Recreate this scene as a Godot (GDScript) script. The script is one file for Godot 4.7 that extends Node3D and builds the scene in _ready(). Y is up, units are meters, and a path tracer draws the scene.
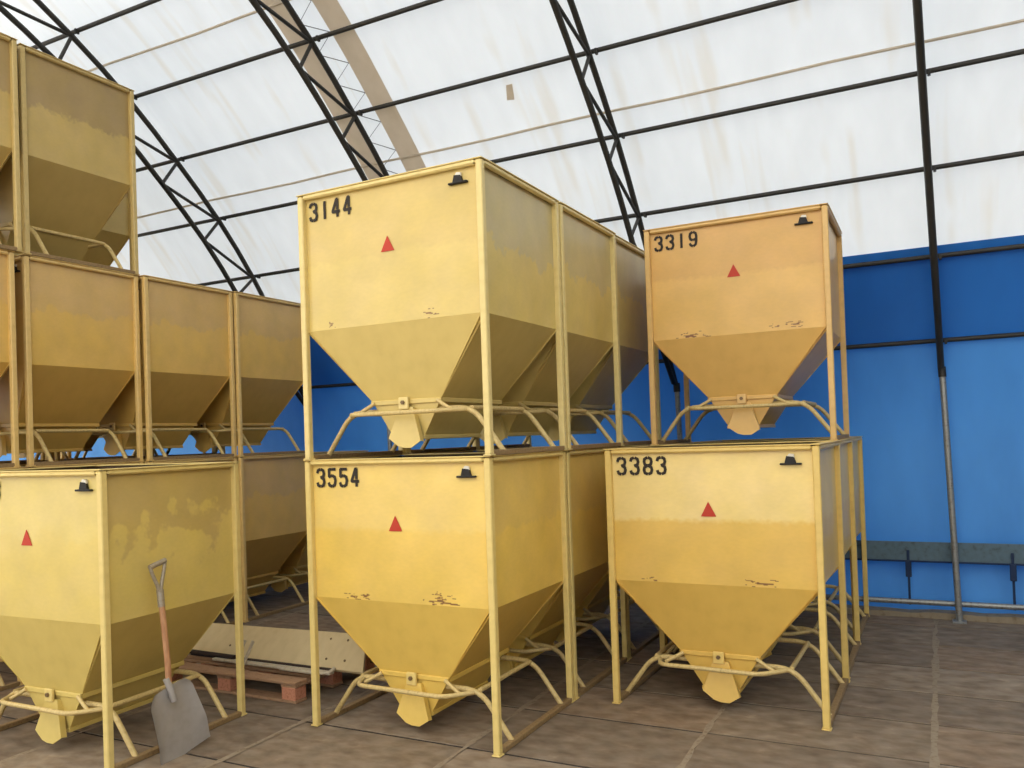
extends Node3D
# Yellow steel hopper bins stacked inside a translucent arched storage tent.

const BIN_W := 1.16      # between post centres
const BIN_D := 0.896
const BIN_H := 1.49
const BREAK_Y := 0.72    # where the upright walls turn into the hopper
const BAY := 2.147        # truss spacing
const TRUSS_X := 0.0    # the truss whose foot stands on the open floor
const MID_Z := -1.05     # ridge of the tent
var half_profile := [Vector2(-7.56, 0.0), Vector2(-7.55, 0.75), Vector2(-7.49, 1.56), Vector2(-7.29, 2.222), Vector2(-7.01, 2.835), Vector2(-6.635, 3.402), Vector2(-6.19, 3.929), Vector2(-5.69, 4.398), Vector2(-5.18, 4.826), Vector2(-4.62, 5.20), Vector2(-4.02, 5.52), Vector2(-3.39, 5.775), Vector2(-2.74, 5.96), Vector2(-2.07, 6.08), Vector2(-1.39, 6.13)]
var M := {}
var used := {}
var rng := RandomNumberGenerator.new()
var bin_meshes := {}


# ------------------------------------------------------------------ helpers
func numbered(called: String) -> String:
	if not used.has(called):
		used[called] = 0
		return called
	used[called] += 1
	return "%s_%03d" % [called, used[called]]


func thing(called: String, label: String, category: String, at := Vector3.ZERO, turn := 0.0, group := "") -> Node3D:
	var o := Node3D.new()
	o.name = numbered(called)
	add_child(o)
	o.position = at
	o.rotation.y = turn
	o.set_meta("label", label)
	o.set_meta("category", category)
	if group:
		o.set_meta("group", group)
	return o


func mb() -> SurfaceTool:
	var st := SurfaceTool.new()
	st.begin(Mesh.PRIMITIVE_TRIANGLES)
	return st


func part(st: SurfaceTool, called: String, m: Material, parent: Node3D) -> MeshInstance3D:
	return put(st.commit(), called, m, parent)


func put(mesh: Mesh, called: String, m: Material, parent: Node3D) -> MeshInstance3D:
	var o := MeshInstance3D.new()
	o.name = called
	o.mesh = mesh
	o.material_override = m
	parent.add_child(o, true)
	return o


func vert(st: SurfaceTool, p: Vector3, n: Vector3, uv := Vector2.ZERO) -> void:
	st.set_normal(n)
	st.set_uv(uv)
	st.add_vertex(p)


# A triangle whose front looks along n.
func tri(st: SurfaceTool, a: Vector3, b: Vector3, c: Vector3, n: Vector3) -> void:
	vert(st, a, n)
	if (b - a).cross(c - a).dot(n) > 0.0:
		vert(st, c, n)
		vert(st, b, n)
	else:
		vert(st, b, n)
		vert(st, c, n)


func quad(st: SurfaceTool, a: Vector3, b: Vector3, c: Vector3, d: Vector3, out: Vector3) -> void:
	var n := (c - a).cross(d - b).normalized()
	if n.dot(out) < 0.0:
		n = -n
	tri(st, a, b, c, n)
	tri(st, a, c, d, n)


# A box with small chamfers on its twelve edges.
func box(st: SurfaceTool, c: Vector3, s: Vector3, basis := Basis.IDENTITY, bevel := 0.003) -> void:
	var h := s * 0.5
	var b: float = minf(bevel, minf(h.x, minf(h.y, h.z)) * 0.6)
	var ax := [Vector3.RIGHT, Vector3.UP, Vector3.BACK]
	for k in 3:
		var u: Vector3 = ax[(k + 1) % 3]
		var v: Vector3 = ax[(k + 2) % 3]
		var hu: float = h[(k + 1) % 3] - b
		var hv: float = h[(k + 2) % 3] - b
		for sg in [-1.0, 1.0]:
			var n: Vector3 = ax[k] * sg
			var o: Vector3 = n * h[k]
			quad(st, c + basis * (o - u * hu - v * hv), c + basis * (o + u * hu - v * hv), c + basis * (o + u * hu + v * hv), c + basis * (o - u * hu + v * hv), basis * n)
	if b <= 0.0005:
		return
	for k in 3:
		var w: Vector3 = ax[k]
		var i := (k + 1) % 3
		var j := (k + 2) % 3
		for si in [-1.0, 1.0]:
			for sj in [-1.0, 1.0]:
				var p: Vector3 = ax[i] * si * h[i] + ax[j] * sj * (h[j] - b)
				var q: Vector3 = ax[i] * si * (h[i] - b) + ax[j] * sj * h[j]
				var e: Vector3 = w * (h[k] - b)
				quad(st, c + basis * (p - e), c + basis * (p + e), c + basis * (q + e), c + basis * (q - e), basis * (ax[i] * si + ax[j] * sj))


# A bar of square section from a to b.
func bar(st: SurfaceTool, a: Vector3, b: Vector3, w: float, t: float, up := Vector3.UP) -> void:
	var z := (b - a).normalized()
	var x := up.cross(z)
	if x.length() < 0.01:
		x = Vector3.RIGHT.cross(z)
	x = x.normalized()
	box(st, (a + b) * 0.5, Vector3(w, t, (b - a).length()), Basis(x, z.cross(x), z), 0.004)


# A round tube along the points.
func tube(st: SurfaceTool, pts: Array, r: float, sides := 8, caps := true) -> void:
	var rings := []
	var x := Vector3.ZERO
	for i in pts.size():
		var t: Vector3
		if i == 0:
			t = pts[1] - pts[0]
		elif i == pts.size() - 1:
			t = pts[i] - pts[i - 1]
		else:
			t = (pts[i + 1] - pts[i]).normalized() + (pts[i] - pts[i - 1]).normalized()
		t = t.normalized()
		if i == 0:
			x = t.cross(Vector3.UP)
			if x.length() < 0.05:
				x = t.cross(Vector3.RIGHT)
		x = (x - t * x.dot(t)).normalized()
		var y := t.cross(x)
		var ring := []
		for k in sides:
			var a := TAU * k / sides
			var n := x * cos(a) + y * sin(a)
			ring.append([pts[i] + n * r, n])
		rings.append(ring)
	for i in pts.size() - 1:
		for k in sides:
			var a: Array = rings[i][k]
			var b: Array = rings[i][(k + 1) % sides]
			var c: Array = rings[i + 1][(k + 1) % sides]
			var d: Array = rings[i + 1][k]
			smooth_tri(st, a, b, c)
			smooth_tri(st, a, c, d)
	if caps:
		for e in [0, pts.size() - 1]:
			var n: Vector3 = (pts[0] - pts[1]).normalized() if e == 0 else (pts[e] - pts[e - 1]).normalized()
			for k in sides:
				tri(st, pts[e], rings[e][k][0], rings[e][(k + 1) % sides][0], n)


func smooth_tri(st: SurfaceTool, a: Array, b: Array, c: Array) -> void:
	var n: Vector3 = a[1] + b[1] + c[1]
	var l := [a, b, c]
	if (b[0] - a[0]).cross(c[0] - a[0]).dot(n) > 0.0:
		l = [a, c, b]
	for v in l:
		vert(st, v[0], v[1], v[2] if v.size() > 2 else Vector2.ZERO)


# Rounds the corners of a polyline.
func rounded(pts: Array, r: float, steps := 4) -> Array:
	var out := [pts[0]]
	for i in range(1, pts.size() - 1):
		var p: Vector3 = pts[i]
		var a: Vector3 = p + (pts[i - 1] - p).normalized() * minf(r, (pts[i - 1] - p).length() * 0.49)
		var b: Vector3 = p + (pts[i + 1] - p).normalized() * minf(r, (pts[i + 1] - p).length() * 0.49)
		for k in steps + 1:
			var t := float(k) / steps
			out.append(a.lerp(p, t).lerp(p.lerp(b, t), t))
	out.append(pts[-1])
	return out


# A flat polygon in the x-y plane, pulled to a thickness along z (front at z + t).
func slab(st: SurfaceTool, poly: PackedVector2Array, z: float, t: float) -> void:
	var idx := Geometry2D.triangulate_polygon(poly)
	for k in range(0, idx.size(), 3):
		var p: Array = [poly[idx[k]], poly[idx[k + 1]], poly[idx[k + 2]]]
		tri(st, Vector3(p[0].x, p[0].y, z + t), Vector3(p[1].x, p[1].y, z + t), Vector3(p[2].x, p[2].y, z + t), Vector3.BACK)
		tri(st, Vector3(p[0].x, p[0].y, z), Vector3(p[1].x, p[1].y, z), Vector3(p[2].x, p[2].y, z), Vector3.FORWARD)
	var mid := Vector2.ZERO
	for p in poly:
		mid += p / poly.size()
	for k in poly.size():
		var a := poly[k]
		var b := poly[(k + 1) % poly.size()]
		var o := Vector2(b.y - a.y, a.x - b.x)
		if o.dot((a + b) * 0.5 - mid) < 0.0:
			o = -o
		quad(st, Vector3(a.x, a.y, z), Vector3(b.x, b.y, z), Vector3(b.x, b.y, z + t), Vector3(a.x, a.y, z + t), Vector3(o.x, o.y, 0))


# A grid of points (rows of [position, uv]) as a smooth sheet facing out.
func sheet(st: SurfaceTool, rows: Array, out: Vector3) -> void:
	var nr := rows.size()
	var nc: int = rows[0].size()
	var nm := []
	for i in nr:
		var line := []
		for j in nc:
			var du: Vector3 = rows[i][mini(j + 1, nc - 1)][0] - rows[i][maxi(j - 1, 0)][0]
			var dv: Vector3 = rows[mini(i + 1, nr - 1)][j][0] - rows[maxi(i - 1, 0)][j][0]
			var n := du.cross(dv).normalized()
			if n.dot(out) < 0.0:
				n = -n
			line.append([rows[i][j][0], n, rows[i][j][1]])
		nm.append(line)
	for i in nr - 1:
		for j in nc - 1:
			smooth_tri(st, nm[i][j], nm[i][j + 1], nm[i + 1][j + 1])
			smooth_tri(st, nm[i][j], nm[i + 1][j + 1], nm[i + 1][j])


# ------------------------------------------------------------------ materials
func noise(freq: float, seed_ := 1, octaves := 4) -> FastNoiseLite:
	var n := FastNoiseLite.new()
	n.noise_type = FastNoiseLite.TYPE_SIMPLEX_SMOOTH
	n.seed = seed_
	n.frequency = freq
	n.fractal_octaves = octaves
	return n


func noise_tex(freq: float, seed_: int, stops: Array, size := 512, octaves := 5) -> NoiseTexture2D:
	var t := NoiseTexture2D.new()
	t.width = size
	t.height = size
	t.seamless = true
	t.noise = noise(freq, seed_, octaves)
	var g := Gradient.new()
	g.offsets = PackedFloat32Array(stops.map(func(s): return s[0]))
	g.colors = PackedColorArray(stops.map(func(s): return s[1]))
	t.color_ramp = g
	return t


func mat(color: Color, rough := 0.6, metal := 0.0, tex: Texture2D = null, scale := Vector3.ONE, world := false) -> StandardMaterial3D:
	var m := StandardMaterial3D.new()
	m.albedo_color = color
	m.roughness = rough
	m.metallic = metal
	if tex:
		m.albedo_texture = tex
		m.uv1_triplanar = true
		m.uv1_world_triplanar = world
		m.uv1_scale = scale
	return m


func c8(r: float, g: float, b: float) -> Color:
	return Color(r / 255.0, g / 255.0, b / 255.0)


# Paint of one wall sheet: two tones that meet along a ragged line, mottled, with scratches down to rust along the fold.
func sheet_texture(low: Color, high: Color, line: float, ragged: float, scuffs: Array, seed_: int, w := 256, h := 192) -> ImageTexture:
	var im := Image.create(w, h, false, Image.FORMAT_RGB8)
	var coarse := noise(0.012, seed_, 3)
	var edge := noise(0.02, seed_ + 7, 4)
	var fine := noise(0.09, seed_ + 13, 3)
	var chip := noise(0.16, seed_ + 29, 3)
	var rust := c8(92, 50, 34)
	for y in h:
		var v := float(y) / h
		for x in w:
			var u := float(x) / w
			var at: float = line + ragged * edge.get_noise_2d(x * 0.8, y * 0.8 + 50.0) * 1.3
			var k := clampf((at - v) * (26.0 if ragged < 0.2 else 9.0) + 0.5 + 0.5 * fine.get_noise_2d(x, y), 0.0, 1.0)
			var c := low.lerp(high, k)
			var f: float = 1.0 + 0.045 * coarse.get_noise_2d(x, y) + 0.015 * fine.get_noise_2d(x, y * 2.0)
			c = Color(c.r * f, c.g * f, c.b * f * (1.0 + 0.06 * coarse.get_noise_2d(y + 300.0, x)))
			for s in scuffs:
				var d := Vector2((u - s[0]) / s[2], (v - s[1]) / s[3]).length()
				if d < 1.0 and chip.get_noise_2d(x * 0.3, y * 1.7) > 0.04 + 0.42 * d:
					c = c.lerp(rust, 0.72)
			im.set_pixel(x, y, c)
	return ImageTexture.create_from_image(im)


func sheet_mat(t: Texture2D) -> StandardMaterial3D:
	var m := StandardMaterial3D.new()
	m.albedo_texture = t
	m.texture_repeat = false
	m.roughness = 0.34
	return m


func make_materials() -> void:
	var mott := noise_tex(0.02, 3, [[0.0, c8(240, 238, 232)], [0.45, c8(249, 248, 246)], [1.0, c8(255, 255, 255)]])
	var grime := noise_tex(0.03, 5, [[0.0, c8(186, 172, 156)], [0.35, c8(240, 236, 230)], [1.0, c8(255, 255, 255)]])
	M.mott = mott
	M.grime = grime
	M.steel = mat(c8(56, 54, 50), 0.55, 0.35)
	M.galv = mat(c8(165, 167, 165), 0.45, 0.6, grime, Vector3.ONE * 2.0)
	M.rail = mat(c8(150, 124, 84), 0.7, 0.0, grime, Vector3.ONE * 3.0)
	M.tube = mat(c8(214, 190, 128), 0.5, 0.0, grime, Vector3.ONE * 3.0)
	M.lining = mat(c8(84, 64, 46), 0.8, 0.0, grime, Vector3.ONE * 1.5)
	M.black = mat(c8(28, 25, 24), 0.7)
	M.ink = mat(c8(46, 38, 30), 0.75)
	M.red = mat(c8(190, 54, 30), 0.6)
	M.chip = mat(c8(225, 220, 205), 0.5)
	M.bolt = mat(c8(120, 98, 70), 0.5, 0.5)
	M.rope_shadow = mat(c8(206, 198, 184), 0.9)
	M.rope_shadow.backlight_enabled = true
	M.rope_shadow.backlight = c8(200, 186, 164)
	M.hem = mat(c8(214, 203, 188), 0.9, 0.0, mott, Vector3.ONE * 0.7)
	M.hem.backlight_enabled = true
	M.hem.backlight = c8(255, 243, 226)
	M.cord = mat(c8(120, 120, 122), 0.8)
	# floor
	var streak := noise_tex(0.012, 21, [[0.0, c8(124, 111, 95)], [0.35, c8(140, 126, 108)], [0.6, c8(146, 131, 113)], [0.8, c8(153, 138, 119)], [1.0, c8(172, 157, 136)]], 1024, 6)
	var stain := noise_tex(0.02, 33, [[0.0, c8(206, 194, 182)], [0.4, c8(238, 233, 227)], [0.7, c8(255, 255, 255)], [1.0, c8(255, 255, 255)]], 512, 5)
	for k in 4:
		var m := mat([c8(255, 252, 248), c8(240, 236, 230), c8(228, 224, 220), c8(246, 236, 226)][k], 0.82, 0.0, streak, Vector3(0.42, 0.4, 0.5), true)
		m.uv1_offset = Vector3(0.31 * k, 0.0, 0.17 * k)
		m.detail_enabled = true
		m.detail_blend_mode = BaseMaterial3D.BLEND_MODE_MUL
		m.detail_albedo = stain
		m.detail_uv_layer = BaseMaterial3D.DETAIL_UV_2
		m.uv2_triplanar = true
		m.uv2_world_triplanar = true
		m.uv2_scale = Vector3(0.5, 0.5, 0.9)
		M["slab%d" % k] = m
	M.yard = mat(c8(186, 178, 164), 0.9, 0.0, grime, Vector3.ONE * 0.3, true)
	M.joint = mat(c8(48, 40, 34), 0.95)
	M.sand = mat(c8(150, 135, 114), 0.95, 0.0, grime, Vector3.ONE * 1.5, true)
	M.kerb = mat(c8(150, 136, 114), 0.9, 0.0, grime, Vector3.ONE * 0.8, true)
	# membranes
	var im := Image.create(512, 512, false, Image.FORMAT_RGB8)
	var a := noise(0.02, 41, 3)
	var b := noise(0.03, 47, 4)
	for y in 512:
		for x in 512:
			var s: float = a.get_noise_2d(x * 0.9, y * 0.12)
			var w: float = b.get_noise_2d(x * 0.6, y * 0.5)
			var k := clampf((s + 0.25 * w) * 2.2 - 0.35, 0.0, 1.0) * clampf(b.get_noise_2d(x * 0.2 + 90.0, y * 0.2) * 3.0 + 0.45, 0.0, 1.0)
			var f := 1.0 + 0.02 * w
			im.set_pixel(x, y, Color(0.93 * f, 0.94 * f, 0.945 * f).lerp(Color(0.86, 0.82, 0.75), k * 0.4))
	var film := StandardMaterial3D.new()
	film.albedo_texture = ImageTexture.create_from_image(im)
	film.roughness = 0.75
	film.backlight_enabled = true
	film.backlight = Color(1, 1, 1)
	film.cull_mode = BaseMaterial3D.CULL_DISABLED
	M.film = film
	M.end_cloth = mat(c8(70, 84, 82), 0.8, 0.0, mott, Vector3.ONE * 0.3, true)  # dark cloth for the unseen right end, cutting light from that side
	M.end_cloth.cull_mode = BaseMaterial3D.CULL_DISABLED
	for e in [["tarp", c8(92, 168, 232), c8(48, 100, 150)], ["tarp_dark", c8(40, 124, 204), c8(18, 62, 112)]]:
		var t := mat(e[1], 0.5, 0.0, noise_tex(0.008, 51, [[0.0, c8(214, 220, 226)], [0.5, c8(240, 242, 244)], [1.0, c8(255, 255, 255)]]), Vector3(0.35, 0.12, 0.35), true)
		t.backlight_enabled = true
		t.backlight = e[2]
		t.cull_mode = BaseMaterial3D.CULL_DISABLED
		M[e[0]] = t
	M.band = mat(c8(92, 116, 130), 0.7, 0.0, grime, Vector3.ONE, true)
	M.strap = mat(c8(26, 46, 78), 0.8)
	# pallet, chute, shovel
	M.wood = mat(c8(176, 140, 108), 0.85, 0.0, grime, Vector3(1.0, 4.0, 4.0))
	M.block = mat(c8(206, 142, 112), 0.85, 0.0, grime, Vector3.ONE * 3.0)
	M.beige = mat(c8(214, 194, 150), 0.6, 0.0, mott, Vector3.ONE * 1.2)
	M.dark_iron = mat(c8(52, 36, 30), 0.8, 0.0, grime, Vector3.ONE * 2.0)
	M.pale_iron = mat(c8(200, 190, 168), 0.6, 0.0, grime, Vector3.ONE * 2.0)
	M.handle = mat(c8(204, 158, 118), 0.55, 0.0, noise_tex(0.02, 61, [[0.0, c8(180, 150, 130)], [0.5, c8(232, 220, 208)], [1.0, c8(255, 255, 255)]]), Vector3(6.0, 0.8, 6.0))
	M.blade = mat(c8(186, 182, 178), 0.45, 0.45, mott, Vector3.ONE * 1.6)
	M.ferrule = mat(c8(168, 158, 140), 0.45, 0.3, grime, Vector3.ONE * 3.0)


# One paint job: frame, sheets and hopper in one yellow; a second tone on the upper half of the sheets, with an uneven edge.
func paint(key: String, post: Color, yellow: Color, upper_front: Color, upper_side: Color, line: float, ragged: float, scuffs: Array, seed_: int) -> void:
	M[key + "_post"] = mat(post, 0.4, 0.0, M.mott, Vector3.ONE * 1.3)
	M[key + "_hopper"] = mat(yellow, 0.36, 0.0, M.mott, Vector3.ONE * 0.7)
	M[key + "_side"] = sheet_mat(sheet_texture(yellow, upper_side, line, ragged, [], seed_))
	M[key + "_front"] = sheet_mat(sheet_texture(yellow, upper_front, line, ragged * 0.25, scuffs, seed_ + 3))


# ------------------------------------------------------------------ hopper bins
func wall_sheet(w: float, seed_: int) -> ArrayMesh:
	# a wall sheet in its own plane: x across, y from BREAK_Y up to the top rail, bulging a little towards +z
	var key := "sheet_%.3f_%d" % [w, seed_]
	if bin_meshes.has(key):
		return bin_meshes[key]
	var st := mb()
	var nz := noise(0.9, seed_, 2)
	var nx := 12
	var ny := 8
	var top := BIN_H - 0.028
	for side in [1.0, -1.0]:
		var rows := []
		for i in ny + 1:
			var row := []
			var v := float(i) / ny
			for j in nx + 1:
				var u := float(j) / nx
				var e := sin(PI * u) * sin(PI * v)
				var y := lerpf(top, BREAK_Y, v)
				# the two halves of the sheet meet in a slight crease
				var z: float = 0.003 * e + 0.004 * e * nz.get_noise_2d(u * 3.0, v * 2.0) + 0.003 * sin(PI * u) * (1.0 - absf(v - 0.48) / 0.52)
				row.append([Vector3((u - 0.5) * w, y, z if side > 0.0 else z - 0.004), Vector2(u, v)])
			rows.append(row)
		sheet(st, rows, Vector3(0, 0, side))
	bin_meshes[key] = st.commit()
	return bin_meshes[key]


func shared(key: String, make: Callable) -> Mesh:
	if not bin_meshes.has(key):
		var st := mb()
		make.call(st)
		bin_meshes[key] = st.commit()
	return bin_meshes[key]


func hopper_bin(corner: Array, level: int, key: String, label: String, group: String, number := "", seed_ := 1) -> Node3D:
	var t: float = corner[2]
	var lx := -BIN_W * 0.5
	var lz := -BIN_D * 0.5
	var at := Vector3(corner[0] + lx * cos(t) + lz * sin(t), level * BIN_H, corner[1] - lx * sin(t) + lz * cos(t))
	var o := thing("hopper_bin", label, "hopper bin", at, t, group)
	var hw := BIN_W * 0.5
	var hd := BIN_D * 0.5
	var post: Material = M[key + "_post"]
	var hop: Material = M[key + "_hopper"]
	# posts
	var pm := shared("post", func(st):
		box(st, Vector3(0, (BIN_H - 0.012) * 0.5 + 0.004, 0), Vector3(0.037, BIN_H - 0.016, 0.037), Basis.IDENTITY, 0.005)
		box(st, Vector3(0, 0.004, 0), Vector3(0.048, 0.008, 0.048)))
	for sx in [-1.0, 1.0]:
		for sz in [-1.0, 1.0]:
			put(pm, "post", post, o).position = Vector3(sx * hw, 0, sz * hd)
	# top rails: an upright flange and a flat lip
	var rx := shared("rail_x", func(st):
		box(st, Vector3(0, BIN_H - 0.018, 0.004), Vector3(BIN_W - 0.04, 0.028, 0.03), Basis.IDENTITY, 0.008)
		box(st, Vector3(0, BIN_H - 0.003, -0.006), Vector3(BIN_W + 0.044, 0.006, 0.056), Basis.IDENTITY, 0.0015))
	var rz := shared("rail_z", func(st):
		box(st, Vector3(0, BIN_H - 0.018, 0.004), Vector3(BIN_D - 0.04, 0.028, 0.03), Basis.IDENTITY, 0.008)
		box(st, Vector3(0, BIN_H - 0.003, -0.006), Vector3(BIN_D - 0.07, 0.006, 0.06), Basis.IDENTITY, 0.0015))
	for k in 4:
		var r := put(rx if k % 2 == 0 else rz, "top_rail", post, o)
		r.rotation.y = k * PI * 0.5
		r.position = [Vector3(0, 0, hd), Vector3(hw, 0, 0), Vector3(0, 0, -hd), Vector3(-hw, 0, 0)][k]
	# wall sheets and hopper plates
	var nx := 0.222
	var nzf := hd - 0.13
	var nzb := -hd + 0.10
	var ny := 0.305
	var inn := 0.012
	var plates := [
		[Vector3(-hw, BREAK_Y, hd - inn), Vector3(hw, BREAK_Y, hd - inn), Vector3(nx, ny, nzf), Vector3(-nx, ny, nzf), Vector3.BACK],
		[Vector3(hw - inn, BREAK_Y, hd), Vector3(hw - inn, BREAK_Y, -hd), Vector3(nx, ny, nzb), Vector3(nx, ny, nzf), Vector3.RIGHT],
		[Vector3(hw, BREAK_Y, -hd + inn), Vector3(-hw, BREAK_Y, -hd + inn), Vector3(-nx, ny, nzb), Vector3(nx, ny, nzb), Vector3.FORWARD],
		[Vector3(-hw + inn, BREAK_Y, -hd), Vector3(-hw + inn, BREAK_Y, hd), Vector3(-nx, ny, nzf), Vector3(-nx, ny, nzb), Vector3.LEFT]]
	var front: MeshInstance3D
	for k in 4:
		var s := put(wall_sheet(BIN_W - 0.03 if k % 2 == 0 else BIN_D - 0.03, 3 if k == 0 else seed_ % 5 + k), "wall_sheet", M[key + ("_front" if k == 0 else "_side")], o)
		s.rotation.y = k * PI * 0.5
		s.position = [Vector3(0, 0, hd - inn), Vector3(hw - inn, 0, 0), Vector3(0, 0, -hd + inn), Vector3(-hw + inn, 0, 0)][k]
		if k == 0:
			front = s
		var pl: Array = plates[k]
		put(shared("plate%d" % k, func(st):
			var inward: Vector3 = -pl[4] * 0.004
			quad(st, pl[0], pl[1], pl[2], pl[3], pl[4] + Vector3.DOWN * 0.3)
			quad(st, pl[0] + inward, pl[1] + inward, pl[2] + inward, pl[3] + inward, -pl[4] + Vector3.UP * 0.3)
			quad(st, pl[3], pl[2], pl[2] + inward, pl[3] + inward, Vector3.DOWN)), "hopper_plate", hop, o)
	# outlet neck and chute
	put(shared("neck", func(st):
		for s in [-1.0, 1.0]:
			box(st, Vector3(s * (nx + 0.004), ny - 0.004, (nzf + nzb) * 0.5), Vector3(0.012, 0.026, nzf - nzb + 0.02))
		for z in [nzf + 0.004, nzb - 0.004]:
			box(st, Vector3(0, ny - 0.004, z), Vector3(nx * 2.0 + 0.02, 0.026, 0.012))), "neck_flange", hop, o)
	put(shared("chute", func(st):
		var bx := 0.10
		var bf := nzf - 0.015
		var bb := nzb + 0.06
		var by := 0.11
		var T := [Vector3(-nx, ny, nzf), Vector3(nx, ny, nzf), Vector3(nx, ny, nzb), Vector3(-nx, ny, nzb)]
		var B := [Vector3(-bx, by, bf), Vector3(bx, by, bf), Vector3(bx, by, bb), Vector3(-bx, by, bb)]
		for k in 4:
			var out: Vector3 = [Vector3.BACK, Vector3.RIGHT, Vector3.FORWARD, Vector3.LEFT][k]
			var l := (k + 1) % 4
			quad(st, T[k], T[l], B[l], B[k], out)
			quad(st, T[k] - out * 0.003, T[l] - out * 0.003, B[l] - out * 0.003, B[k] - out * 0.003, -out)
		for s in [-1.0, 1.0]:
			box(st, Vector3(s * bx, by - 0.004, (bf + bb) * 0.5), Vector3(0.02, 0.022, bf - bb + 0.02))
		box(st, Vector3(0, by - 0.008, (bf + bb) * 0.5), Vector3(bx * 2.0, 0.008, bf - bb))), "outlet_chute", hop, o)
	var flap := put(shared("flap", func(st):
		var top := Vector3(0, 0.27, nzf + 0.018)
		var tilt := Basis(Vector3.RIGHT, -0.16)
		var poly := [Vector2(-0.036, 0.0), Vector2(0.052, 0.0), Vector2(0.116, -0.186), Vector2(0.060, -0.222), Vector2(0.012, -0.222), Vector2(-0.028, -0.212), Vector2(-0.092, -0.168)]
		for k in range(1, poly.size() - 1):
			for e in [0.0, -0.006]:
				var n: Vector3 = tilt * (Vector3.BACK if e == 0.0 else Vector3.FORWARD)
				tri(st, top + tilt * Vector3(poly[0].x, poly[0].y, e), top + tilt * Vector3(poly[k].x, poly[k].y, e), top + tilt * Vector3(poly[k + 1].x, poly[k + 1].y, e), n)
		for k in poly.size():
			var p: Vector2 = poly[k]
			var q: Vector2 = poly[(k + 1) % poly.size()]
			var deep := -0.035 if k == 1 or k == poly.size() - 1 else -0.006
			quad(st, top + tilt * Vector3(p.x, p.y, 0), top + tilt * Vector3(q.x, q.y, 0), top + tilt * Vector3(q.x, q.y, deep), top + tilt * Vector3(p.x, p.y, deep), Vector3(p.x + q.x, p.y + q.y + 0.2, 0))), "outlet_flap", hop, o)
	var bracket := put(shared("bracket", func(st):
		box(st, Vector3(0, 0.292, nzf + 0.024), Vector3(0.062, 0.066, 0.016))), "flap_bracket", post, flap)
	put(shared("bolt", func(st):
		tube(st, [Vector3(0, 0.296, nzf + 0.03), Vector3(0, 0.296, nzf + 0.042)], 0.012, 6)), "bolt", M.bolt, flap)
	# base rails, bent braces, front bar and stays
	for s in [-1.0, 1.0]:
		put(shared("base", func(st):
			box(st, Vector3(0, 0.014, 0), Vector3(0.036, 0.028, BIN_D - 0.03))), "base_rail", M.rail, o).position = Vector3(s * hw, 0, 0)
	for z in [hd - 0.16, -hd + 0.12]:
		put(shared("brace", func(st):
			tube(st, rounded([Vector3(-hw + 0.005, 0.02, 0), Vector3(-0.40, 0.255, 0), Vector3(0.40, 0.255, 0), Vector3(hw - 0.005, 0.02, 0)], 0.09, 5), 0.0145, 10)), "brace_tube", M.tube, o).position = Vector3(0, 0, z)
	for x in [-0.385, 0.385]:
		put(shared("side_bar", func(st):
			tube(st, [Vector3(0, 0.252, hd - 0.17), Vector3(0, 0.252, -hd + 0.13)], 0.0135, 10)), "side_bar", M.tube, o).position = Vector3(x, 0, 0)
	put(shared("lining", func(st):
		var w := hw - 0.026
		var d := hd - 0.026
		var c := [Vector2(-w, d), Vector2(w, d), Vector2(w, -d), Vector2(-w, -d)]
		for k in 4:
			var a: Vector2 = c[k]
			var b: Vector2 = c[(k + 1) % 4]
			quad(st, Vector3(a.x, BREAK_Y, a.y), Vector3(b.x, BREAK_Y, b.y), Vector3(b.x, BIN_H - 0.01, b.y), Vector3(a.x, BIN_H - 0.01, a.y), Vector3(-a.x - b.x, 0, -a.y - b.y))), "lining", M.lining, o)
	put(shared("bow", func(st):
		tube(st, rounded([Vector3(-0.36, 0.245, hd - 0.16), Vector3(-0.325, 0.24, hd - 0.045), Vector3(0.24, 0.24, hd - 0.035), Vector3(0.37, 0.245, hd - 0.16)], 0.05, 4), 0.0125, 10)), "front_bar", M.tube, o)
	for s in [-1.0, 1.0]:
		put(shared("stay%d" % int(s), func(st):
			tube(st, [Vector3(s * 0.31, 0.242, hd - 0.10), Vector3(s * 0.205, 0.30, nzf + 0.01)], 0.011, 8)), "stay", M.tube, o)
	# lifting lug near the corner of the front, warning triangle and number
	var lug := put(shared("lug", func(st):
		box(st, Vector3(0.45, 1.386, 0.012), Vector3(0.112, 0.010, 0.022))
		slab(st, PackedVector2Array([Vector2(0.418, 1.390), Vector2(0.478, 1.390), Vector2(0.466, 1.424), Vector2(0.428, 1.428)]), 0.002, 0.014)), "lifting_lug", M.black, front)
	put(shared("lug_lip", func(st):
		slab(st, PackedVector2Array([Vector2(0.432, 1.426), Vector2(0.470, 1.420), Vector2(0.466, 1.438), Vector2(0.442, 1.441)]), 0.002, 0.012)), "lug_lip", M.chip, lug)
	put(shared("triangle", func(st):
		slab(st, PackedVector2Array([Vector2(-0.043, 1.10), Vector2(0.043, 1.10), Vector2(0.0, 1.182)]), 0.0085, 0.0025)), "warning_triangle", M.red, front)
	if number:
		var st := mb()
		var x := -0.527 if number[0] != " " else -0.507
		for ch in number:
			if ch != " ":
				digit(st, ch, Vector2(x, 1.340), 0.049, 0.094)
			x += 0.080
		part(st, "painted_number", M.ink, front)
	return o


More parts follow.
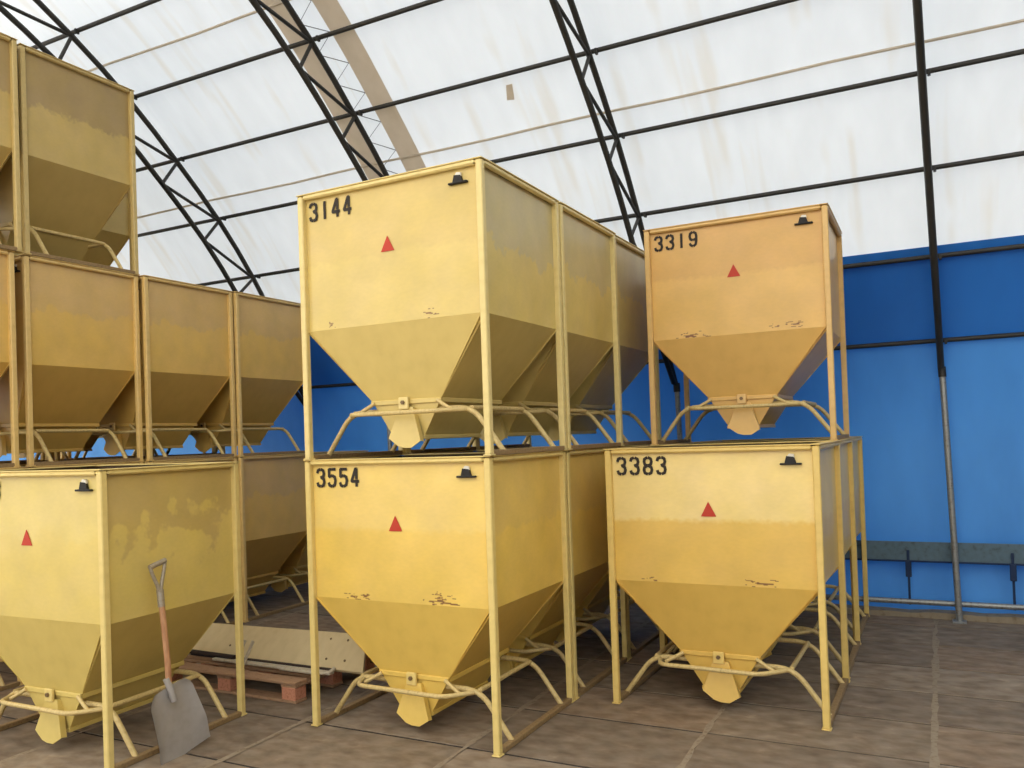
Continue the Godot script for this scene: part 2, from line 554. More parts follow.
# Stencilled digits: strokes with the bridges of a stencil left open.
func digit(st: SurfaceTool, ch: String, at: Vector2, w: float, h: float) -> void:
	var strokes := {
		"1": [[[0.5, 0.0], [0.5, 1.0]]],
		"3": [[[0.02, 0.80], [0.10, 0.94], [0.40, 1.0]], [[0.58, 1.0], [0.88, 0.92], [0.95, 0.74], [0.85, 0.58], [0.50, 0.52]], [[0.62, 0.50], [0.90, 0.42], [0.98, 0.25], [0.86, 0.06], [0.58, 0.0]], [[0.40, 0.0], [0.10, 0.06], [0.02, 0.20]]],
		"4": [[[0.70, 0.0], [0.70, 0.36]], [[0.70, 0.44], [0.70, 1.0], [0.58, 1.0], [0.05, 0.34], [0.05, 0.28], [0.50, 0.28]], [[0.80, 0.28], [1.0, 0.28]]],
		"5": [[[0.95, 1.0], [0.50, 1.0]], [[0.34, 1.0], [0.10, 1.0], [0.08, 0.56], [0.30, 0.60], [0.45, 0.62]], [[0.58, 0.62], [0.88, 0.54], [0.98, 0.32], [0.86, 0.08], [0.58, 0.0]], [[0.42, 0.0], [0.12, 0.05], [0.02, 0.20]]],
		"8": [[[0.42, 1.0], [0.12, 0.92], [0.06, 0.75], [0.14, 0.58], [0.42, 0.52]], [[0.58, 0.52], [0.86, 0.58], [0.94, 0.75], [0.88, 0.92], [0.58, 1.0]], [[0.42, 0.50], [0.08, 0.40], [0.02, 0.25], [0.12, 0.06], [0.42, 0.0]], [[0.58, 0.0], [0.88, 0.06], [0.98, 0.25], [0.92, 0.40], [0.58, 0.50]]],
		"9": [[[0.42, 1.0], [0.12, 0.90], [0.04, 0.70], [0.14, 0.50], [0.42, 0.44]], [[0.58, 0.44], [0.90, 0.50]], [[0.58, 1.0], [0.88, 0.90], [0.96, 0.70], [0.94, 0.34], [0.84, 0.10], [0.58, 0.0]], [[0.42, 0.0], [0.14, 0.08], [0.06, 0.20]]],
	}
	var r := 0.0082
	for line in strokes[ch]:
		for k in line.size() - 1:
			var a: Vector2 = at + Vector2(line[k][0] * w, line[k][1] * h)
			var b: Vector2 = at + Vector2(line[k + 1][0] * w, line[k + 1][1] * h)
			var d := (b - a).normalized()
			var n := Vector2(-d.y, d.x) * r
			var e := d * r * 0.35
			var z: float = 0.0045 + 0.0001 * k
			slab(st, PackedVector2Array([a - e - n, b + e - n, b + e + n, a - e + n]), z, 0.002)


# ------------------------------------------------------------------ the tent
func profile_full() -> Array:
	var p := half_profile.duplicate()
	for k in range(half_profile.size() - 1, -1, -1):
		p.append(Vector2(2.0 * MID_Z - half_profile[k].x, half_profile[k].y))
	return p


# The profile moved outwards (d > 0) or inwards.
func offset(p: Array, d: float) -> Array:
	var out := []
	for k in p.size():
		var t: Vector2 = p[mini(k + 1, p.size() - 1)] - p[maxi(k - 1, 0)]
		t = t.normalized()
		out.append(p[k] + Vector2(-t.y, t.x) * d)
	return out


# The trusses lean a little along the tent: how far their feet stand from the plumb line.
func lean(y: float) -> float:
	return 0.11 - 0.028 * y


# Catmull-Rom points between profile entries i0 and i1.
func dense(p: Array, i0: int, i1: int, n := 4) -> Array:
	var out := []
	for k in range(i0, i1):
		var a: Vector2 = p[maxi(k - 1, 0)]
		var b: Vector2 = p[k]
		var c: Vector2 = p[k + 1]
		var d: Vector2 = p[mini(k + 2, p.size() - 1)]
		for i in n:
			out.append(b.cubic_interpolate(c, a, d, float(i) / n))
	out.append(p[i1])
	return out


func setting() -> void:
	var prof := profile_full()
	var last := prof.size() - 1
	# floor: a bed with paving slabs on it
	var floor_ := Node3D.new()
	floor_.name = "floor"
	floor_.set_meta("kind", "structure")
	floor_.set_meta("label", "brown grey concrete slab floor with sandy joints")
	add_child(floor_)
	var st := mb()
	box(st, Vector3(-5.0, -0.046, MID_Z), Vector3(30.0, 0.08, 14.0))
	part(st, "bed", M.joint, floor_)
	var zs := [-7.62, -7.18, -6.58, -5.98, -5.405, -4.845, -4.30, -3.65, -3.03, -2.43, -1.83, -1.23]
	var xs := []
	for k in 13:
		xs.append(-0.06 + 1.07 * (k - 9))
	for i in zs.size() - 1:
		for j in xs.size() - 1:
			var w: float = xs[j + 1] - xs[j]
			var d: float = zs[i + 1] - zs[i]
			var s := put(shared("slab_%.3f" % d, func(q): box(q, Vector3.ZERO, Vector3(w - 0.012, 0.05, d - 0.022), Basis.IDENTITY, 0.001)), "slab", M["slab%d" % (rng.randi() % 4)], floor_)
			s.position = Vector3((xs[j] + xs[j + 1]) * 0.5, -0.025 - rng.randf() * 0.003, (zs[i] + zs[i + 1]) * 0.5)
	st = mb()
	box(st, Vector3(xs[0] - 4.0, -0.012, MID_Z), Vector3(8.0 - 0.01, 0.022, 13.2))
	box(st, Vector3(xs[-1] + 3.0, -0.012, MID_Z), Vector3(6.0 - 0.01, 0.022, 13.2))
	box(st, Vector3((xs[0] + xs[-1]) * 0.5, -0.012, (zs[-1] + 5.4) * 0.5), Vector3(xs[-1] - xs[0] - 0.01, 0.022, 5.4 - zs[-1] - 0.01))
	part(st, "paving", M.slab1, floor_)
	# sand lying in the joints that run to the tent wall
	var grit := noise(0.9, 77, 3)
	for j in xs.size():
		st = mb()
		var rows := [[], []]
		for k in 90:
			var z := lerpf(-7.45, -1.3, k / 89.0)
			var c: float = xs[j] + 0.012 * grit.get_noise_2d(z * 2.0, j * 9.0)
			var hw := 0.016 + 0.016 * grit.get_noise_2d(z * 3.0, j * 5.0 + 40.0)
			rows[0].append([Vector3(c - maxf(hw, 0.0005), 0.0008, z), Vector2.ZERO])
			rows[1].append([Vector3(c + maxf(hw, 0.0005), 0.0008, z), Vector2.ZERO])
		sheet(st, rows, Vector3.UP)
		var q := part(st, "joint_sand", M.sand, floor_)
	# back wall: blue tarpaulin, a darker one above, both outside the tubes
	var skin := offset(prof, 0.058)
	var inside := offset(prof, 0.038)
	var wall := Node3D.new()
	wall.name = "wall_back"
	wall.set_meta("kind", "structure")
	wall.set_meta("label", "blue tarpaulin side wall of the tent")
	add_child(wall)
	var wr := noise(0.5, 91, 3)
	for k in range(-6, 4):
		var x0 := TRUSS_X + BAY * k
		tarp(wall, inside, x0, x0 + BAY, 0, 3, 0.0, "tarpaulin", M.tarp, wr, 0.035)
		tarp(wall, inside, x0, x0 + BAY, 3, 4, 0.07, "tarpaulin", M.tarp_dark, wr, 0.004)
	# the opposite side: unseen opening added to light the bin fronts, curtain rolled up
	var front_wall := Node3D.new()
	front_wall.name = "wall_front"
	front_wall.set_meta("kind", "structure")
	front_wall.set_meta("label", "added opening with rolled blue side curtain behind the camera, lighting the bin fronts")
	add_child(front_wall)
	tarp(front_wall, inside, TRUSS_X, TRUSS_X + 4 * BAY, last - 4, last, 0.0, "tarpaulin", M.tarp_dark, wr, 0.02)
	st = mb()
	tube(st, [Vector3(TRUSS_X - 6 * BAY, 2.72, 2.0 * MID_Z + 7.03), Vector3(TRUSS_X, 2.72, 2.0 * MID_Z + 7.03)], 0.13, 12)
	part(st, "added_curtain", M.tarp, front_wall)
	# the yard outside
	st = mb()
	box(st, Vector3(-5.0, -0.16, 0.0), Vector3(140.0, 0.1, 140.0))
	var yard := part(st, "ground", M.yard, self)
	yard.set_meta("kind", "structure")
	yard.set_meta("label", "pale concrete yard outside the tent")
	# roof membrane, one sheet to each bay
	var roof := Node3D.new()
	roof.name = "ceiling"
	roof.set_meta("kind", "structure")
	roof.set_meta("label", "white translucent arched tent membrane with dirt streaks")
	add_child(roof)
	for k in range(-6, 4):
		var x0 := TRUSS_X + BAY * k
		var curve := dense(skin, 4, last - 4, 3)
		var rows := []
		for i in curve.size():
			var row := []
			for j in 7:
				var u := j / 6.0
				row.append([Vector3(lerpf(x0, x0 + BAY, u), curve[i].y, curve[i].x), Vector2(u * 0.9 + 0.37 * k, i * 0.045)])
			rows.append(row)
		st = mb()
		sheet(st, rows, Vector3.DOWN)
		part(st, "membrane", M.film, roof)
	for e in [["wall_left", TRUSS_X - 6 * BAY], ["wall_right", TRUSS_X + 4 * BAY]]:
		st = mb()
		var poly := PackedVector2Array()
		for p in dense(skin, 0, last, 2):
			poly.append(p)
		slab_x(st, poly, e[1])
		var g := part(st, e[0], M.end_cloth if e[0] == "wall_right" else M.film, self)
		g.set_meta("kind", "structure")
	# low kerb under the tarpaulin
	st = mb()
	var kn := noise(1.2, 17, 3)
	for side in 3:
		var rows := [[], []]
		for k in 120:
			var x := lerpf(TRUSS_X - 6 * BAY, TRUSS_X + 4 * BAY, k / 119.0)
			var z: float = -7.47 + 0.018 * kn.get_noise_2d(x * 2.0, 1.0)
			var y: float = 0.045 + 0.014 * kn.get_noise_2d(x * 3.0, 9.0)
			var a := Vector3(x, -0.01, z)
			var b := Vector3(x, y, z - 0.012)
			var c := Vector3(x, y + 0.004, -7.60)
			rows[0].append([[a, b, c][side], Vector2.ZERO])
			rows[1].append([[b, c, Vector3(x, -0.01, -7.60)][side], Vector2.ZERO])
		sheet(st, rows, [Vector3.BACK, Vector3.UP, Vector3.FORWARD][side])
	var kerb := part(st, "trim_1", M.kerb, self)
	kerb.set_meta("kind", "structure")
	kerb.set_meta("label", "low rough concrete kerb along the foot of the blue tarpaulin")


func slab_x(st: SurfaceTool, poly: PackedVector2Array, x: float) -> void:
	var idx := Geometry2D.triangulate_polygon(poly)
	for k in range(0, idx.size(), 3):
		var p: Array = [poly[idx[k]], poly[idx[k + 1]], poly[idx[k + 2]]]
		tri(st, Vector3(x, p[0].y, p[0].x), Vector3(x, p[1].y, p[1].x), Vector3(x, p[2].y, p[2].x), Vector3.RIGHT)


func tarp(parent: Node3D, skin: Array, x0: float, x1: float, i0: int, i1: int, beyond: float, called: String, m: Material, wr: FastNoiseLite, amp: float) -> void:
	var curve := dense(skin, i0, i1, 6)
	if beyond > 0.0:
		var d: Vector2 = (curve[-1] - curve[-2]).normalized()
		curve.append(curve[-1] + d * beyond)
	var rows := []
	for i in curve.size():
		var row := []
		for j in 13:
			var u := j / 12.0
			var x := lerpf(x0, x1, u)
			var c: Vector2 = curve[i]
			var w: float = amp * wr.get_noise_2d(x * 1.2, c.y * (5.0 if c.y < 0.6 else 1.2)) * sin(PI * u) * clampf(1.15 - c.y * 0.5, 0.1, 1.0)
			row.append([Vector3(x, c.y, c.x + w), Vector2(u, float(i) / curve.size())])
		rows.append(row)
	var st := mb()
	sheet(st, rows, Vector3.BACK)
	part(st, called, m, parent)


func frame() -> void:
	var prof := profile_full()
	var last := prof.size() - 1
	var inner := []
	for k in prof.size():
		var p: Vector2 = prof[k]
		var t: Vector2 = (prof[mini(k + 1, last)] - prof[maxi(k - 1, 0)]).normalized()
		inner.append(p + Vector2(t.y, -t.x) * 0.375 - t * 0.03)
	var which := {1: "beyond the galvanised pole on the open floor side", 0: "seen edge on above the galvanised pole", -1: "rising behind the gap between bins 3144 and 3319", -2: "laced between two beige hem bands", -3: "passing behind the topmost bins", -4: "farthest beyond the topmost bins"}
	var chord := offset(prof, -0.056)
	for k in range(-4, 2):
		var x := TRUSS_X + BAY * k
		var o := thing("arch_truss", "dark steel lattice arch truss " + which[k], "truss", Vector3(x, 0, 0), 0.0, "arch trusses of the tent")
		var st := mb()
		var pts := []
		pts.append(Vector3(lean(2.02), 2.02, -7.37))
		for p in dense(chord, 3, last - 3, 2):
			pts.append(Vector3(lean(p.y), p.y, p.x))
		pts.append(Vector3(lean(2.02), 2.02, 2.0 * MID_Z + 7.37))
		tube(st, pts, 0.0245, 8)
		part(st, "outer_chord", M.steel, o)
		st = mb()
		pts = [Vector3(lean(2.02), 2.02, -7.31)]
		for p in dense(inner, 4, last - 4, 2):
			pts.append(Vector3(lean(p.y), p.y, p.x))
		pts.append(Vector3(lean(2.02), 2.02, 2.0 * MID_Z + 7.31))
		tube(st, pts, 0.0245, 8)
		part(st, "inner_chord", M.steel, o)
		for i in range(4, last - 3):
			var a := Vector3(lean(chord[i].y), chord[i].y, chord[i].x)
			var b := Vector3(lean(inner[i].y), inner[i].y, inner[i].x)
			st = mb()
			tube(st, [a, b], 0.0155, 6)
			part(st, "web", M.steel, o)
			var nxt: Vector2 = chord[i - 1]
			if i > 4:
				st = mb()
				tube(st, [b, Vector3(lean(nxt.y), nxt.y, nxt.x)], 0.0155, 6)
				part(st, "web", M.steel, o)
	# poles that carry the wall
	for e in [[0.11, 2.02, "galvanised steel pole under the edge-on truss, standing on the open floor"], [BAY + 0.11, 2.02, "galvanised steel pole standing farther along the open floor"], [0.11 - BAY, 2.02, "galvanised steel pole behind the last bin of the 3144 row"], [-5.25, 2.02, "pale galvanised pole against the tarpaulin, seen through the gap under bin 3144"]]:
		var pole := thing("wall_pole", e[2], "pole", Vector3(e[0], 0, -7.385), 0.0, "wall poles")
		var st := mb()
		tube(st, [Vector3(0, 0.01, 0), Vector3(-0.05, 1.98, 0)], 0.024, 12)
		part(st, "shaft", M.galv, pole)
		st = mb()
		box(st, Vector3(0, 0.008, 0), Vector3(0.1, 0.016, 0.1))
		part(st, "foot_plate", M.galv, pole)
		st = mb()
		tube(st, [Vector3(-0.049, 1.94, 0), Vector3(-0.052, 2.02, 0)], 0.03, 10)
		part(st, "sleeve", M.steel, pole)
	# purlins along the tent
	var place := ["at the foot of the dark blue tarpaulin strip", "along the top of the blue tarpaulin", "first above the blue tarpaulin", "second above the blue tarpaulin", "third above the blue tarpaulin", "fourth above the blue tarpaulin", "fifth above the blue tarpaulin", "sixth above the blue tarpaulin", "seventh above the blue tarpaulin"]
	for i in range(3, 12):
		var o := thing("purlin", "dark steel purlin tube, " + place[i - 3], "purlin", Vector3(TRUSS_X, prof[i].y, prof[i].x), 0.0, "purlins of the tent")
		var st := mb()
		tube(st, [Vector3(-6.0 * BAY, 0, 0), Vector3(4.0 * BAY, 0, 0)], 0.0185, 8)
		part(st, "tube", M.steel, o)
		for k in range(-4, 2):
			st = mb()
			box(st, Vector3(BAY * k + lean(prof[i].y) + 0.046, -0.012, 0.012), Vector3(0.02, 0.04, 0.04))
			part(st, "clamp", M.steel, o)
	# thin tubes under the membrane: shadows of outside ropes put in as colour
	var roof: Node3D = get_node("ceiling")
	for e in [[6, 0.28], [8, 0.48]]:
		var q: Vector2 = offset(prof, 0.034)[e[0]].lerp(offset(prof, 0.034)[e[0] + 1], e[1])
		var st := mb()
		var pts := []
		for k in 41:
			pts.append(Vector3(lerpf(-6.0 * BAY, 4.0 * BAY, k / 40.0), q.y + 0.006 * sin(k * 1.7), q.x))
		tube(st, pts, 0.010, 6)
		part(st, "rope_shadow", M.rope_shadow, roof)
	# hems of two membranes that are laced together over one truss
	var skin := offset(prof, 0.030)
	var xt := TRUSS_X - 2.0 * BAY
	for e in [[0.26, 0.21], [-0.17, 0.19]]:
		var st := mb()
		var rows := []
		for p in dense(skin, 4, last - 4, 3):
			var x: float = xt + e[0] + lean(p.y)
			rows.append([[Vector3(x - e[1] * 0.5, p.y, p.x), Vector2.ZERO], [Vector3(x + e[1] * 0.5, p.y, p.x), Vector2.ZERO]])
		sheet(st, rows, Vector3.DOWN)
		part(st, "hem_band", M.hem, roof).set_meta("label", "beige hem band along the laced seam")
	var st := mb()
	var zig := []
	var curve := dense(skin, 4, 12, 5)
	for k in curve.size():
		zig.append(Vector3(xt + lean(curve[k].y) + (0.155 if k % 2 == 0 else -0.075), curve[k].y, curve[k].x))
	tube(st, zig, 0.005, 5)
	part(st, "lacing_cord", M.cord, roof)
	# a small repair patch glued to the membrane
	st = mb()
	var off := Vector3(0, 0.037, -0.034)
	quad(st, Vector3(-2.925, 4.327, -5.765) + off, Vector3(-2.870, 4.327, -5.765) + off, Vector3(-2.900, 4.240, -5.858) + off, Vector3(-2.965, 4.246, -5.852) + off, Vector3(0, -1, 1))
	part(st, "repair_patch", M.hem, roof)
	# foot of the wall: band, ground pipe, tension straps
	var band := thing("wall_band", "dark grey webbing band stretched along the lower blue tarpaulin", "band", Vector3(TRUSS_X, 0.46, -7.47))
	st = mb()
	box(st, Vector3(-1.0 * BAY, 0.08, 0), Vector3(10.0 * BAY, 0.155, 0.012))
	part(st, "webbing", M.band, band)
	st = mb()
	box(st, Vector3(-1.0 * BAY, 0.0, 0.004), Vector3(10.0 * BAY, 0.014, 0.02))
	part(st, "hem_cord", M.strap, band)
	var pipe := thing("ground_pipe", "pale steel pipe running low along the foot of the blue tarpaulin", "pipe", Vector3(TRUSS_X, 0.135, -7.44))
	st = mb()
	tube(st, [Vector3(-6.0 * BAY, 0, 0), Vector3(4.0 * BAY, 0, 0)], 0.022, 10)
	part(st, "tube", M.galv, pipe)
	for e in [[-0.24, "tension strap hanging from the grey band between bins and galvanised pole"], [0.49, "tension strap hanging from the grey band past the galvanised pole"]]:
		var s := thing("tension_strap", e[1], "strap", Vector3(e[0], 0.10, -7.435), 0.0, "tension straps")
		st = mb()
		box(st, Vector3(0, 0.30, 0), Vector3(0.045, 0.13, 0.02), Basis.IDENTITY, 0.004)
		part(st, "ratchet", M.strap, s)
		st = mb()
		box(st, Vector3(0, 0.13, -0.002), Vector3(0.018, 0.24, 0.006), Basis.IDENTITY, 0.001)
		box(st, Vector3(0, 0.40, -0.012), Vector3(0.02, 0.10, 0.006), Basis.IDENTITY, 0.001)
		part(st, "webbing", M.strap, s)


# ------------------------------------------------------------------ smaller things
func pallet() -> void:
	var o := thing("wooden_pallet", "low wooden pallet on the floor between two stacks of bins", "pallet", Vector3(-4.12, 0, -4.26))
	for z in [-0.35, 0.0, 0.35]:
		var st := mb()
		box(st, Vector3(0, 0.009, z), Vector3(1.2, 0.018, 0.1))
		part(st, "bottom_board", M.wood, o)
		for x in [-0.54, 0.0, 0.54]:
			st = mb()
			box(st, Vector3(x, 0.056, z), Vector3(0.11, 0.076, 0.1))
			part(st, "block", M.block, o)
	for x in [-0.54, 0.0, 0.54]:
		var st := mb()
		box(st, Vector3(x, 0.103, 0), Vector3(0.12, 0.018, 0.8))
		part(st, "stringer_board", M.wood, o)
	for k in 5:
		var st := mb()
		box(st, Vector3(0, 0.121, -0.35 + 0.175 * k), Vector3(1.2, 0.018, 0.11))
		part(st, "top_board", M.wood, o)


func feeder() -> void:
	var o := thing("steel_panel", "long beige steel panel with bolts tilted back on the pallet", "panel", Vector3(-3.95, 0.150, -4.12))
	var st := mb()
	var bl := Vector3(-0.755, -0.002, 0.02)
	var br := Vector3(0.755, 0.01, 0.02)
	var tr := Vector3(0.64, 0.19, -0.18)
	var tl := Vector3(-0.74, 0.165, -0.18)
	var n := (br - bl).cross(tl - bl).normalized()
	if n.y < 0.0:
		n = -n
	var back := -n * 0.02
	quad(st, bl, br, tr, tl, n)
	quad(st, bl + back, br + back, tr + back, tl + back, -n)
	quad(st, bl, br, br + back, bl + back, Vector3.DOWN)
	quad(st, tl, tr, tr + back, tl + back, Vector3.UP)
	quad(st, bl, tl, tl + back, bl + back, Vector3.LEFT)
	quad(st, br, tr, tr + back, br + back, Vector3.RIGHT)
	part(st, "plate", M.beige, o)
	st = mb()
	box(st, Vector3(0.66, 0.09, -0.21), Vector3(0.03, 0.17, 0.03))
	box(st, Vector3(-0.66, 0.08, -0.21), Vector3(0.03, 0.15, 0.03))
	part(st, "prop", M.dark_iron, o)
	for p in [Vector2(0.80, 0.80), Vector2(0.90, 0.80), Vector2(0.80, 0.25), Vector2(0.90, 0.25), Vector2(0.22, 0.35)]:
		var c: Vector3 = bl.lerp(br, p.x).lerp(tl.lerp(tr, p.x), p.y)
		st = mb()
		tube(st, [c, c + n * 0.005], 0.008, 6)
		part(st, "bolt", M.bolt, o)
	st = mb()
	box(st, Vector3(-0.08, 0.012, 0.055), Vector3(1.25, 0.02, 0.03))
	part(st, "lower_channel", M.dark_iron, o)
	st = mb()
	box(st, Vector3(0.08, 0.010, 0.10), Vector3(1.0, 0.016, 0.045))
	part(st, "pale_strip", M.pale_iron, o)
	st = mb()
	tube(st, rounded([Vector3(0.2, 0.014, 0.14), Vector3(0.50, 0.014, 0.14), Vector3(0.57, 0.014, 0.11), Vector3(0.58, 0.035, 0.07)], 0.03), 0.012, 8)
	part(st, "pale_pipe", M.pale_iron, o)
	for x in [-0.19, -0.12]:
		st = mb()
		bar(st, Vector3(x, 0.008, 0.135), Vector3(x + 0.03, 0.15, 0.075), 0.032, 0.012)
		part(st, "bracket", M.pale_iron, o)
	st = mb()
	tube(st, [Vector3(-0.72, 0.03, 0.075), Vector3(-0.25, 0.03, 0.085)], 0.016, 8)
	part(st, "roller", M.dark_iron, o)
	st = mb()
	box(st, Vector3(-0.70, 0.03, 0.075), Vector3(0.05, 0.05, 0.04))
	part(st, "bearing", M.pale_iron, o)


func shovel() -> void:
	var o := thing("shovel", "grey scoop shovel with a wooden shaft leaning against a yellow bin", "shovel", Vector3(-3.5, 0, -3.03))
	var low := Vector3(0.0, 0.004, 0.0)
	var neck := Vector3(-0.042, 0.36, 0.085)
	var up := (neck - low).normalized()
	var side := Vector3(0.03, 0.0, -1.0)
	side = (side - up * side.dot(up)).normalized()
	var out := side.cross(up).normalized()
	if out.x < 0.0:
		out = -out
	var st := mb()
	var n := 14
	for s in [1.0, -1.0]:
		var rows := []
		for i in n + 1:
			var v := float(i) / n
			var row := []
			var half := 0.132 + 0.026 * smoothstep(0.0, 0.9, 1.0 - v)
			if v > 0.84:
				half *= sqrt(maxf(0.0, 1.0 - pow((v - 0.84) / 0.2, 2.0))) * 0.62 + 0.38
			for j in n + 1:
				var u := float(j) / n * 2.0 - 1.0
				var lift := 0.028 * pow(absf(u), 5.0) * smoothstep(0.0, 0.4, v) + 0.012 * (1.0 - v) * (1.0 - u * u) * -1.0 + 0.03 * pow(v, 4.0) * (1.0 - absf(u)) * 0.3
				row.append([low + up * (v * 0.37) + side * (u * half - 0.006) + out * (lift + (0.0 if s > 0.0 else -0.0025)), Vector2(u, v)])
			rows.append(row)
		sheet(st, rows, out * s)
	part(st, "blade", M.blade, o)
	st = mb()
	tube(st, [neck - up * 0.075 + out * 0.022, neck - up * 0.02 + out * 0.024, neck + up * 0.05 + out * 0.014], 0.017, 10)
	part(st, "socket", M.blade, o)
	var grip := Vector3(-0.112, 0.985, 0.065)
	var a := neck + out * 0.016
	var fork := a.lerp(grip, 0.76)
	st = mb()
	tube(st, [a, a.lerp(fork, 0.3) + out * 0.006, a.lerp(fork, 0.65) + out * 0.004, fork], 0.0155, 10)
	part(st, "shaft", M.handle, o)
	st = mb()
	for s in [-1.0, 1.0]:
		tube(st, rounded([fork - (grip - a).normalized() * 0.02, fork + (grip - fork) * 0.2 + side * s * 0.008, grip - (grip - fork) * 0.18 + side * s * 0.042, grip + side * s * 0.044], 0.03), 0.010, 8)
	tube(st, [fork - (grip - a).normalized() * 0.07, fork + (grip - fork) * 0.12], 0.018, 10)
	part(st, "grip_fork", M.ferrule, o)
	st = mb()
	tube(st, [grip - side * 0.05, grip + side * 0.05], 0.014, 10)
	part(st, "grip", M.ferrule, o)


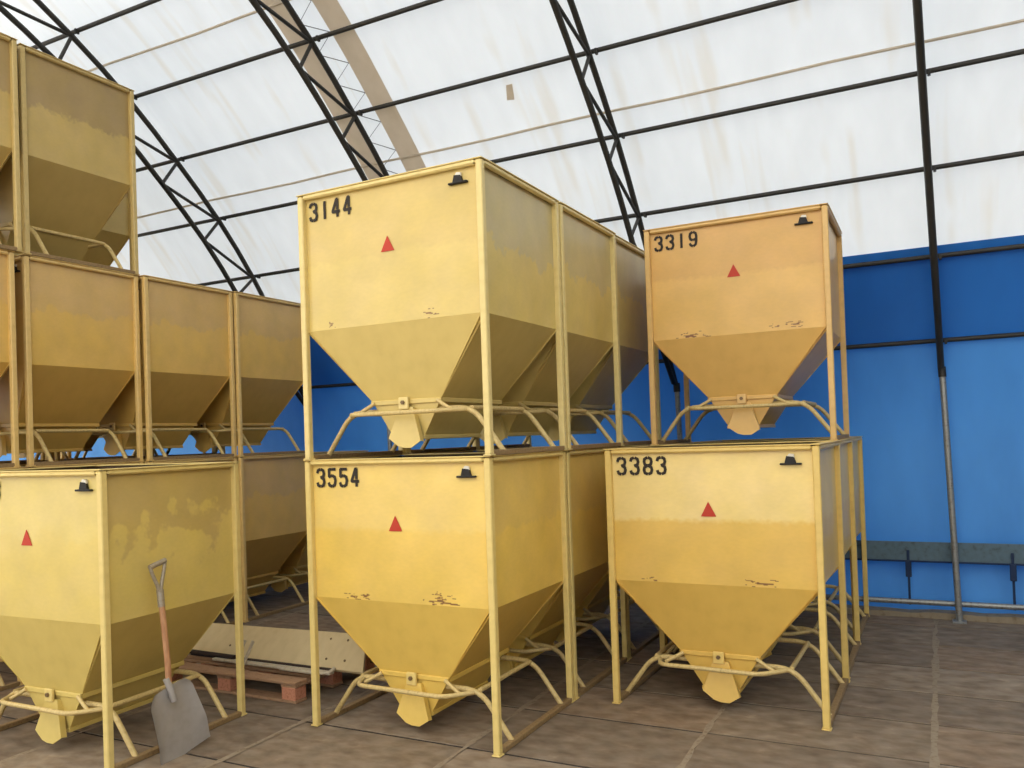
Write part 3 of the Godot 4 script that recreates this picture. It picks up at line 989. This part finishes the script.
# ------------------------------------------------------------------ scene
func _ready() -> void:
	rng.seed = 7
	# camera
	var cam := Camera3D.new()
	cam.name = "camera"
	add_child(cam)
	var near := 0.05
	cam.set_frustum(768.0 / 825.51 * near, Vector2(0.0, 41.57 / 825.51 * near), near, 200.0)
	cam.transform = Transform3D(Basis(Vector3(0.889005, -0.034166, -0.456622), Vector3(0.036938, 0.999313, -0.002857), Vector3(0.456406, -0.014327, 0.889656)), Vector3(0.0, 1.5771, 0.0))
	cam.current = true
	# sky and sun: a pale hazy day; light reaches the inside through the membrane
	var env := Environment.new()
	env.background_mode = Environment.BG_SKY
	var sky := Sky.new()
	var sm := ProceduralSkyMaterial.new()
	sm.sky_top_color = c8(206, 213, 220)
	sm.sky_horizon_color = c8(226, 228, 228)
	sm.ground_horizon_color = c8(150, 146, 138)
	sm.ground_bottom_color = c8(110, 104, 96)
	sm.sun_angle_max = 1.0
	sky.sky_material = sm
	env.sky = sky
	env.background_energy_multiplier = 1.65
	env.tonemap_mode = Environment.TONE_MAPPER_LINEAR
	env.tonemap_exposure = 1.29
	env.sdfgi_enabled = true
	env.ssao_enabled = true
	env.ssil_enabled = true
	var we := WorldEnvironment.new()
	we.name = "sky"
	we.environment = env
	add_child(we)
	var sun := DirectionalLight3D.new()
	sun.name = "sun"
	sun.light_color = Color(1.0, 0.97, 0.92)
	sun.light_energy = 3.6
	sun.light_angular_distance = 2.0
	sun.shadow_enabled = true
	add_child(sun)
	sun.look_at_from_position(Vector3(-4.0, 6.0, 9.0), Vector3.ZERO)
	make_materials()
	setting()
	frame()
	# paints
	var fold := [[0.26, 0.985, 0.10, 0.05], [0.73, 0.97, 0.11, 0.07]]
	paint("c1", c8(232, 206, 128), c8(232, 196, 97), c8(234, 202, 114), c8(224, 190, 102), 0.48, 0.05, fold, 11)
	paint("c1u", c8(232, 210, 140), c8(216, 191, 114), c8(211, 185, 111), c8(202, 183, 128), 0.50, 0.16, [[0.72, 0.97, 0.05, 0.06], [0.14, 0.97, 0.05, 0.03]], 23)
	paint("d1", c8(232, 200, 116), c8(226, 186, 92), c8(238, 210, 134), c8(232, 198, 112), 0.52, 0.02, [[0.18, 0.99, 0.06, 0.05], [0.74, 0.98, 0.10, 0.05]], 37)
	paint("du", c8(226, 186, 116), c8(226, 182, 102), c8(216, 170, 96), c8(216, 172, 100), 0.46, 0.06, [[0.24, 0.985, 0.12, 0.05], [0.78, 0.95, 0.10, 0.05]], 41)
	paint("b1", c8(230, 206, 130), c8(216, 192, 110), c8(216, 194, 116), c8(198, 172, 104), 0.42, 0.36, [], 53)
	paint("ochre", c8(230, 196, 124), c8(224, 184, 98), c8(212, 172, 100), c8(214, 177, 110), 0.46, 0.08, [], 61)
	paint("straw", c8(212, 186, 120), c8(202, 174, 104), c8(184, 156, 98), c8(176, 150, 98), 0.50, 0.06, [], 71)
	# bins: right front corner (x, z) and turn
	hopper_bin([-1.992, -3.610, -0.008], 0, "c1", "yellow hopper bin numbered 3554 standing on the floor under bin 3144", "floor bins under 3144", "3554", 1)
	hopper_bin([-1.985, -4.567, -0.008], 0, "c1", "yellow hopper bin on the floor directly behind bin 3554", "floor bins under 3144", "", 2)
	hopper_bin([-1.980, -5.520, -0.006], 0, "c1", "last yellow floor bin, two places behind bin 3554", "floor bins under 3144", "", 3)
	hopper_bin([-1.978, -3.600, -0.008], 1, "c1u", "pale yellow hopper bin numbered 3144 on top of bin 3554", "upper bins in the row of 3144", "3144", 4)
	hopper_bin([-1.968, -4.555, -0.008], 1, "c1u", "yellow upper hopper bin directly behind bin 3144", "upper bins in the row of 3144", "", 5)
	hopper_bin([-1.975, -5.505, -0.006], 1, "c1u", "last yellow upper bin, two places behind bin 3144", "upper bins in the row of 3144", "", 6)
	hopper_bin([-0.562, -4.572, -0.012], 0, "d1", "golden hopper bin numbered 3383 standing on the open floor", "floor bins in the row of 3383", "3383", 7)
	hopper_bin([-0.556, -5.540, 0.004], 0, "d1", "golden floor bin behind 3383 that carries bin 3319", "floor bins in the row of 3383", "", 8)
	hopper_bin([-0.575, -6.502, -0.011], 0, "d1", "last golden floor bin of the 3383 row, against the blue tarpaulin", "floor bins in the row of 3383", "", 9)
	hopper_bin([-0.572, -5.530, 0.004], 1, "du", "tan orange hopper bin numbered 3319 stacked behind and above bin 3383", "", "3319", 10)
	hopper_bin([-3.661, -2.692, 0.034], 0, "b1", "pale yellow floor bin with the shovel leaning on its side", "", "   3", 11)
	var back := [[-5.634, -2.594, 0.0], [-5.660, -3.612, 0.0], [-5.613, -4.562, 0.0], [-5.586, -5.508, 0.0]]
	var order := ["first", "second", "third", "last"]
	for k in 4:
		hopper_bin(back[k], 0, "ochre", "%s floor bin of the long row beyond the shovel bin" % order[k], "floor bins of the long row", "", 12 + k)
	for k in 4:
		hopper_bin(back[k], 1, "ochre", "%s tan hopper bin of the middle layer in the three-high row" % order[k], "middle layer of the three-high row", "", 16 + k)
	hopper_bin([-5.590, -6.455, 0.0], 0, "ochre", "floor bin against the tarpaulin, hidden behind the end of the long row", "floor bins of the long row", "", 30)
	for k in 3:
		hopper_bin([-7.02, -3.70 - 0.97 * k, 0.0], 0, "ochre", "%s floor bin standing behind the long row" % order[k], "hindmost floor bins", "", 22 + k)
	for k in 3:
		hopper_bin([-7.02, -3.70 - 0.97 * k, 0.0], 1, "ochre", "%s middle-layer bin behind the tan bins" % order[k], "hindmost middle-layer bins", "", 25 + k)
	hopper_bin([-7.02, -4.67, 0.0], 2, "straw", "topmost bin hidden behind the two olive topmost bins", "topmost bins", "", 29)
	hopper_bin([-5.620, -2.640, -0.004], 2, "straw", "olive yellow topmost bin at the near end of the three-high row", "topmost bins", "", 20)
	hopper_bin([-5.648, -3.615, 0.007], 2, "straw", "olive yellow topmost bin at the far end of the top layer", "topmost bins", "", 21)
	pallet()
	feeder()
	shovel()
